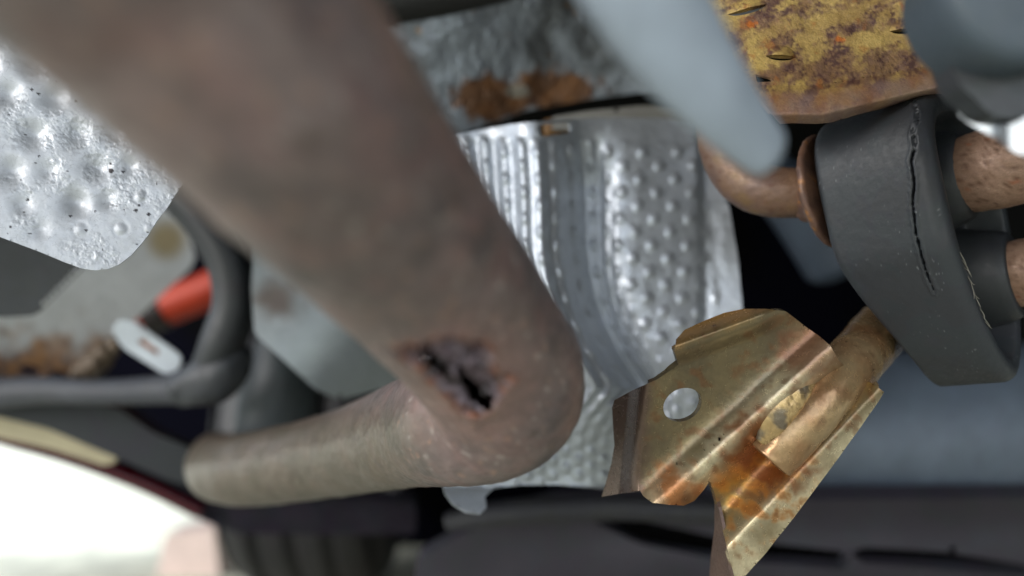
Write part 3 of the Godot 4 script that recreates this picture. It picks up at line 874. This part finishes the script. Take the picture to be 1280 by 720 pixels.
func bracket() -> void:
	var t := thing("rusty_bracket", "rusty golden zinc plated bracket with one oval hole, hanging by the rod below the hanger", "bracket", P(930, 720, 0.30))
	var out := V([768, 500, 790, 488, 822, 474, 848, 456, 843, 440, 845, 424, 856, 412, 880, 401, 905, 391, 930, 386, 958, 386, 982, 389, 994, 398, 1008, 409, 1024, 420, 1038, 432, 1048, 450, 1068, 470, 1092, 480, 1105, 490, 1098, 502, 1076, 534, 1050, 570, 1020, 610, 990, 650, 955, 694, 932, 719, 918, 722, 910, 690, 903, 662, 897, 634, 893, 616, 887, 602, 880, 612, 868, 626, 855, 632, 836, 631, 815, 628, 804, 620, 800, 613, 780, 616, 752, 621, 757, 604, 764, 580, 768, 556, 766, 530, 765, 510])
	var hole := ellipse(853, 506, 25, 20, -28, 28)
	var fn := func(q: Vector2) -> Vector3:
		var w := P(q.x, q.y, bracket_depth(q.x, q.y))
		return w + CZ * (0.00035 * fbm(w, 0.04) + 0.00004 * fbm(w, 0.3))
	var col := func(q: Vector2) -> Color:
		var w := P(q.x, q.y, 0.3)
		var qq := ((q.x - 940.0) * 190.0 + (q.y - 525.0) * 210.0) / 283.0
		var n := fbm(w, 0.045)
		var n2 := fbm(w + Vector3(5, 0, 0), 0.12)
		var c := S(138, 122, 90).lerp(S(112, 100, 78), clampf(0.5 + n, 0, 1))
		# pale zinc left on the crests and lower leaf
		c = c.lerp(S(222, 208, 172), (exp(-pow(absf(qq - 0.0) / 22.0, 3.0)) + sm(80, 100, qq) * 0.9) * clampf(0.75 + n * 1.2, 0, 1))
		# yellow chromate beside them
		c = c.lerp(S(196, 150, 62), clampf(exp(-pow((qq - 48.0) / 20.0, 2.0)) * 0.75 * (0.7 + n2 * 1.5), 0, 1))
		# brown heat rust near the weld and the ends
		var heat := sm(80.0, 25.0, q.distance_to(Vector2(960, 560)) + 40.0 * n2)
		c = c.lerp(S(136, 78, 38), heat * 0.9)
		c = c.lerp(S(200, 132, 56), sm(0.0, 0.5, n2 + 0.1) * sm(110.0, 50.0, q.distance_to(Vector2(945, 605))) * sm(10.0, 34.0, qq) * 0.7)
		var heat2 := sm(60.0, 15.0, q.distance_to(Vector2(1015, 440)) + 30.0 * n2)
		c = c.lerp(S(132, 84, 60), heat2 * 0.75)
		var edge := sm(48.0, 10.0, q.distance_to(Vector2(845, 618)) + 26.0 * n2)
		c = c.lerp(S(178, 106, 50), edge * 0.85)
		var lip := sm(26.0, 2.0, absf(q.y - (410.0 - 0.42 * (q.x - 860.0))) + 10.0 * n2) * sm(1000, 960, q.x) * sm(-60, -80, qq)
		c = c.lerp(S(190, 142, 82), lip * 0.8)
		c = c.lerp(S(124, 84, 54), sm(0.10, 0.5, n2) * 0.6)
		# brown left facet
		c = c.lerp(S(98, 78, 70), sm(824.0, 800.0, q.x + 10.0 * n2 + 0.1 * (q.y - 520)) * 0.9)
		for s in [[899, 549, 1.9], [893, 557, 1.0], [880, 562, 0.9], [888, 566, 0.8], [872, 577, 0.9], [846, 580, 1.2], [905, 543, 0.7]]:
			if Vector2(q.x - s[0], q.y - s[1]).length() < s[2]: return S(30, 24, 22)
		return c
	commit(plate(out, [hole], 1.5, fn, 0.0024, col), "plate", M.zinc, t)
	# the return flange under the lower leaf, seen as a dark strip
	var under := func(q: Vector2) -> Vector3:
		return P(q.x, q.y, 0.3035 + 0.0012 * maxf(0.0, 905.0 - q.x + (q.y - 650) * 0.12))
	commit(plate(V([893, 618, 898, 634, 904, 662, 911, 690, 918, 722, 920, 760, 884, 760, 888, 700, 893, 660]), [], 3.0, under, 0.0012, tone2(S(96, 76, 66), 0.3, 0.4, 0.08)), "return_flange", M.rust, t)
	# weld: a rough pad on the left of the rod and a bead along its right
	var bead := func(w: Vector3) -> float: return 0.0007 * fbm(w, 0.08) + 0.0003 * fbm(w, 0.25)
	var wc := func(w: Vector3) -> Color:
		var c := S(196, 166, 116).lerp(S(128, 116, 98), sm(0.10, 0.35, fbm(w, 0.07)))
		return c.lerp(S(120, 92, 60), sm(0.2, 0.45, fbm(w + Vector3(4, 0, 0), 0.2)) * 0.6)
	commit(sweep(W([[958, 548, 0.2995, 0.0040], [970, 522, 0.2980, 0.0062], [988, 496, 0.2990, 0.0066], [1008, 470, 0.3020, 0.0052], [1018, 456, 0.305, 0.003]]), 60, 40, wc, bead, 0.5, CZ, 0.7, 0.7), "weld_pad", M.zinc, t)
	commit(sweep(W([[996, 586, 0.306, 0.003], [1020, 560, 0.305, 0.0042], [1050, 528, 0.306, 0.0046], [1078, 498, 0.310, 0.0044], [1090, 482, 0.314, 0.003]]), 60, 28, func(w): return S(140, 104, 72).lerp(S(176, 150, 112), clampf(0.5 + 1.4 * fbm(w, 0.1), 0, 1)), bead, 0.9, CZ, 0.7, 0.7), "weld_bead", M.zinc, t)

# ------------------------------------------------------------------ perforated rusty plate, top right
func rusty_plate() -> void:
	var t := thing("louvred_plate", "rusty yellow plate with half moon louvres and a rolled edge above the hanger", "metal plate", P(1050, 155, 0.31))
	var crease := func(x: float) -> float: return 113.0 - 0.185 * maxf(0.0, x - 1025.0)
	var bottom := func(x: float) -> float: return 156.0 - 0.26 * maxf(0.0, x - 1030.0)
	var fn := func(q: Vector2) -> Vector3:
		var c: float = crease.call(q.x)
		var b: float = bottom.call(q.x)
		var d := 0.302 - 0.00010 * (q.y - 60) * 0.6 + 0.00003 * (q.x - 1050)
		var k := (q.y - c) / (b - c)
		if k > -0.15: d -= 0.0075 * sin(clampf((k + 0.15) * 1.5, 0.0, 1.6)) - 0.0004
		if k > 0.62: d += 0.020 * pow((k - 0.62) / 0.38, 2.2)
		var w := P(q.x, q.y, d)
		var z := 0.0008 * fbm(w, 0.04) + 0.0002 * fbm(w, 0.2)
		return w + CZ * z
	var col := func(q: Vector2) -> Color:
		var w := P(q.x, q.y, 0.3)
		var c: float = crease.call(q.x)
		var n := fbm(w, 0.05)
		var st := fbm(Vector3(w.x * 0.8, w.y * 1.2 - w.x * 0.3, w.z), 0.09)
		var gr := fbm(w, 0.55)
		var k := S(222, 188, 112).lerp(S(188, 154, 92), clampf(0.5 + n * 1.3 + 0.4 * gr, 0, 1))
		var band := exp(-pow((q.y - c + 20.0) / 18.0, 2.0))
		var r1 := sm(-0.22, 0.32, st + 0.25 * gr + 0.30 * band)
		k = k.lerp(S(150, 112, 82).lerp(S(128, 94, 84), clampf(0.5 + 1.5 * fbm(w, 0.2), 0, 1)), r1 * 0.85)
		k = k.lerp(S(96, 66, 62), sm(0.06, 0.48, fbm(w, 0.14) * 0.6 + st * 0.6 + 0.5 * gr) * 0.9)
		k = k.lerp(S(196, 124, 62), sm(0.28, 0.6, fbm(w + Vector3(7, 0, 0), 0.12) + 0.2 * gr) * 0.55)
		k = k.lerp(S(166, 138, 130).lerp(S(176, 122, 78), clampf(0.4 + 1.5 * n, 0, 1)), sm(-4.0, 10.0, q.y - c) * 0.8)
		for s in [[940, 30, 7], [1048, 50, 8], [1140, 22, 5], [1133, 8, 8]]:
			k = k.lerp(S(226, 124, 40), sm(1.2, 0.4, Vector2((q.x - s[0]) / s[2], (q.y - s[1]) / (s[2] * 0.7)).length() + fbm(w, 0.3)) * 0.85)
		return k
	# slits under the louvres and the notch at the left
	var lv := [[975.0, 70.0, 18.0, 3.0], [1132.0, 36.0, 19.0, -6.0], [934.0, 11.0, 24.0, -14.0]]
	var holes := []
	for l in lv:
		var ho := PackedVector2Array()
		for k in 13:
			var a := PI * k / 12.0
			ho.append(Vector2(l[0], l[1]) + Vector2(cos(a) * l[2], sin(a) * 6.0).rotated(deg_to_rad(l[3])))
		for k in range(11, 1, -1):
			var a := PI * k / 12.0
			ho.append(Vector2(l[0], l[1]) + Vector2(cos(a) * l[2], sin(a) * 1.2).rotated(deg_to_rad(l[3])))
		holes.append(ho)
	holes.append(rounded(V([944, 93, 964, 98, 966, 102, 946, 103]), 2))
	commit(plate(V([700, -330, 1330, -330, 1230, -140, 1142, -10, 1160, 30, 1168, 60, 1178, 90, 1184, 118, 1176, 117, 1150, 124, 1110, 134, 1070, 144, 1040, 153, 1020, 155, 990, 154, 975, 155, 955, 130, 900, 60]), holes, 1.5, fn, 0.0014, col), "sheet", M.rust, t)
	for l in lv:
		var rows := []
		for r in 13:
			var row := PackedVector3Array()
			for k in 33:
				var a := PI + PI * k / 32.0
				var f := r / 12.0
				var q: Vector2 = Vector2(l[0], l[1] + 1.0) + Vector2(cos(a) * l[2] * 1.06 * f, sin(a) * 14.0 * f).rotated(deg_to_rad(l[3]))
				row.append(fn.call(q) + CZ * (0.0022 * (1.0 - f * f) + 0.0002))
			rows.append(row)
		commit(grid(rows, false, func(w: Vector3) -> Color: return col.call(to_px(w))), "louvre", M.rust, t)

# ------------------------------------------------------------------ blurred things close to the lens
func foreground() -> void:
	one("grey_arm", "pale blue grey rounded metal arm reaching down from the top in the blurred foreground", "metal arm",
		sweep(W([[620, -360, 0.135, 0.0122], [742, -120, 0.148, 0.0118], [800, -20, 0.152, 0.0116], [842, 48, 0.157, 0.0108], [890, 112, 0.163, 0.0090], [930, 160, 0.170, 0.0074], [954, 186, 0.174, 0.0062]]), 60, 40, tone(S(148, 158, 170), 0.12, 0.08), null, 0.42, CZ, 0.9, 0.85), M.paint)
	var mo := thing("rubber_mount", "dark slate round rubber mount blurred in the top right corner", "rubber mount", P(1230, 150, 0.22))
	var c := P(1256, -6, 0.205)
	var rows := []
	for q in [[-0.012, 0.0205], [-0.004, 0.0208], [0.004, 0.0206], [0.008, 0.0200], [0.0105, 0.0186], [0.0115, 0.016], [0.0118, 0.0005]]:
		var row := PackedVector3Array()
		for j in 64:
			var th := TAU * j / 64.0
			row.append(c + CZ * q[0] + (CX * cos(th) + CY * sin(th)) * q[1])
		rows.append(row)
	commit(grid(rows, true, tone(S(82, 94, 104), 0.1)), "boss", M.rubber, mo)
	commit(plate(rounded(V([1160, -60, 1180, 40, 1190, 84, 1200, 108, 1218, 122, 1240, 146, 1300, 150, 1620, 140, 1620, -240, 1100, -240]), 12), [], 6.0, flat_fn(0.219, -0.00002), 0.012, tone2(S(64, 68, 72), 0.22)), "flange", M.rubber, mo)
	one("torn_shield_edge", "pale torn aluminium strip poking in at the right edge under the rubber mount", "metal strip",
		plate(rounded(V([1193, 128, 1206, 130, 1230, 146, 1252, 158, 1270, 154, 1300, 136, 1560, 120, 1560, 230, 1290, 196, 1268, 190, 1244, 172, 1214, 156, 1198, 144]), 6), [], 3.0,
			func(q): return P(q.x, q.y, 0.210 - 0.00012 * (q.x - 1230) + 0.006 * sm(1262, 1240, q.x)), 0.002, tone2(S(176, 182, 186), 0.23)), M.alu)

# ------------------------------------------------------------------ the exhaust pipe
func exhaust() -> void:
	var crater := V([498, 441, 512, 434, 530, 433, 545, 428, 560, 424, 574, 426, 586, 431, 604, 431, 614, 440, 609, 452, 612, 466, 622, 476, 634, 470, 637, 474, 626, 486, 620, 498, 610, 508, 598, 515, 582, 512, 566, 500, 552, 484, 538, 468, 524, 454, 508, 446])
	var cuts := [V([522, 440, 540, 446, 556, 456, 566, 470, 552, 470, 534, 458]), V([572, 464, 586, 472, 600, 484, 612, 492, 616, 500, 604, 508, 592, 502, 582, 490, 574, 478])]
	var near := func(px: Vector2) -> float:      # signed pixels to the crater's rim, negative inside
		var d := 1e9
		for k in crater.size():
			d = minf(d, px.distance_to(Geometry2D.get_closest_point_to_segment(px, crater[k], crater[(k + 1) % crater.size()])))
		return -d if Geometry2D.is_point_in_polygon(px, crater) else d
	var facing := func(w: Vector3, px: Vector2) -> bool:
		return -(w - EYE).dot(CZ) < 0.26 and px.x > 470 and px.x < 660 and px.y > 400 and px.y < 540
	var disp := func(w: Vector3) -> float:
		var z := 0.0007 * fbm(w, 0.03) + 0.00022 * fbm(w, 0.2)
		var px := to_px(w)
		if facing.call(w, px):
			var s: float = near.call(px) - 4.0 + 6.0 * fbm(w, 0.25)
			z -= 0.0030 * sm(3.0, -9.0, s) * (1.0 + 1.5 * fbm(w, 0.22))
			z += 0.0007 * exp(-pow((s - 3.0) / 4.0, 2.0))
			for cu in cuts:
				if Geometry2D.is_point_in_polygon(px, cu): z -= 0.003
		return z
	var skip := func(w: Vector3) -> bool:
		var px := to_px(w)
		if not facing.call(w, px): return false
		px += Vector2(4.0 * N3.get_noise_3dv(w * 400.0), 4.0 * N3.get_noise_3dv(w * 400.0 + Vector3(50, 0, 0)))
		for cu in cuts:
			if Geometry2D.is_point_in_polygon(px, cu): return true
		return false
	var col := func(w: Vector3) -> Color:
		var px := to_px(w)
		var n := fbm(w, 0.018)
		var n2 := fbm(w + Vector3(0.3, 0, 0), 0.06)
		var c := S(132, 114, 110).lerp(S(112, 100, 98), clampf(0.5 + n * 1.4, 0, 1))
		c = c.lerp(S(136, 106, 102), sm(0.0, 0.4, n2) * 0.45)
		c = c.lerp(S(84, 79, 80), sm(0.05, 0.4, fbm(w + Vector3(0.7, 0, 0), 0.04)) * 0.6)
		# khaki scale on the rear leg, pink where the wall is thin round the hole
		c = c.lerp(S(92, 85, 68), sm(560, 480, px.x) * sm(480, 540, px.y) * 0.75)
		c = c.lerp(S(160, 124, 114), sm(120.0, 30.0, px.distance_to(Vector2(590, 480))) * 0.55)
		var leg := sm(0.30, 0.27, -(w - EYE).dot(CZ))
		c = c.lerp(S(176, 138, 116), sm(0.36, 0.52, fbm(w, 0.16)) * 0.5 * leg)
		c = c.lerp(S(84, 72, 66), sm(0.30, 0.55, fbm(w + Vector3(0.2, 0.4, 0), 0.11)) * 0.5)
		c = c.lerp(S(186, 176, 168), sm(0.40, 0.56, fbm(Vector3(w.x + w.y, (w.y - w.x) * 0.25, w.z) + Vector3(0.9, 0, 0), 0.20)) * 0.55 * leg)
		if facing.call(w, px):
			var s: float = near.call(px) - 4.0 + 6.0 * fbm(w, 0.25)
			c = c.lerp(S(136, 124, 136).lerp(S(100, 82, 88), clampf(0.5 + 1.6 * fbm(w, 0.2), 0, 1)).lerp(S(24, 19, 21), sm(0.16, 0.34, fbm(w + Vector3(6, 0, 0), 0.24))), sm(3.0, -4.0, s))
			c = c.lerp(S(150, 92, 66), exp(-pow(s / 5.0, 2.0)) * clampf(0.4 + fbm(w, 0.2) * 2.0, 0, 1))
			for cu in cuts:
				if Geometry2D.is_point_in_polygon(px, cu): c = S(40, 34, 36)
		return c
	var t := thing("exhaust_pipe", "brown scaled exhaust pipe bending back at a ragged rust hole, blurred in front", "exhaust pipe", P(480, 620, 0.30))
	var path := W([[-190, -520, 0.092, 0.0262], [60, -190, 0.112, 0.0262], [200, -45, 0.128, 0.0256], [345, 116, 0.1475, 0.0252], [450, 242, 0.1765, 0.0250], [530, 335, 0.207, 0.0250], [600, 424, 0.241, 0.0254], [628, 468, 0.258, 0.0262], [624, 498, 0.270, 0.0258], [588, 519, 0.286, 0.0244], [524, 538, 0.335, 0.0230], [430, 565, 0.41, 0.0218], [345, 582, 0.46, 0.0216], [300, 587, 0.49, 0.0216], [276, 585, 0.53, 0.0216], [272, 577, 0.60, 0.0216]])
	commit(sweep(path, 420, 240, col, disp, 1.0, Vector3.ZERO, 0.0, 0.0, skip), "pipe_wall", M.pipe, t)
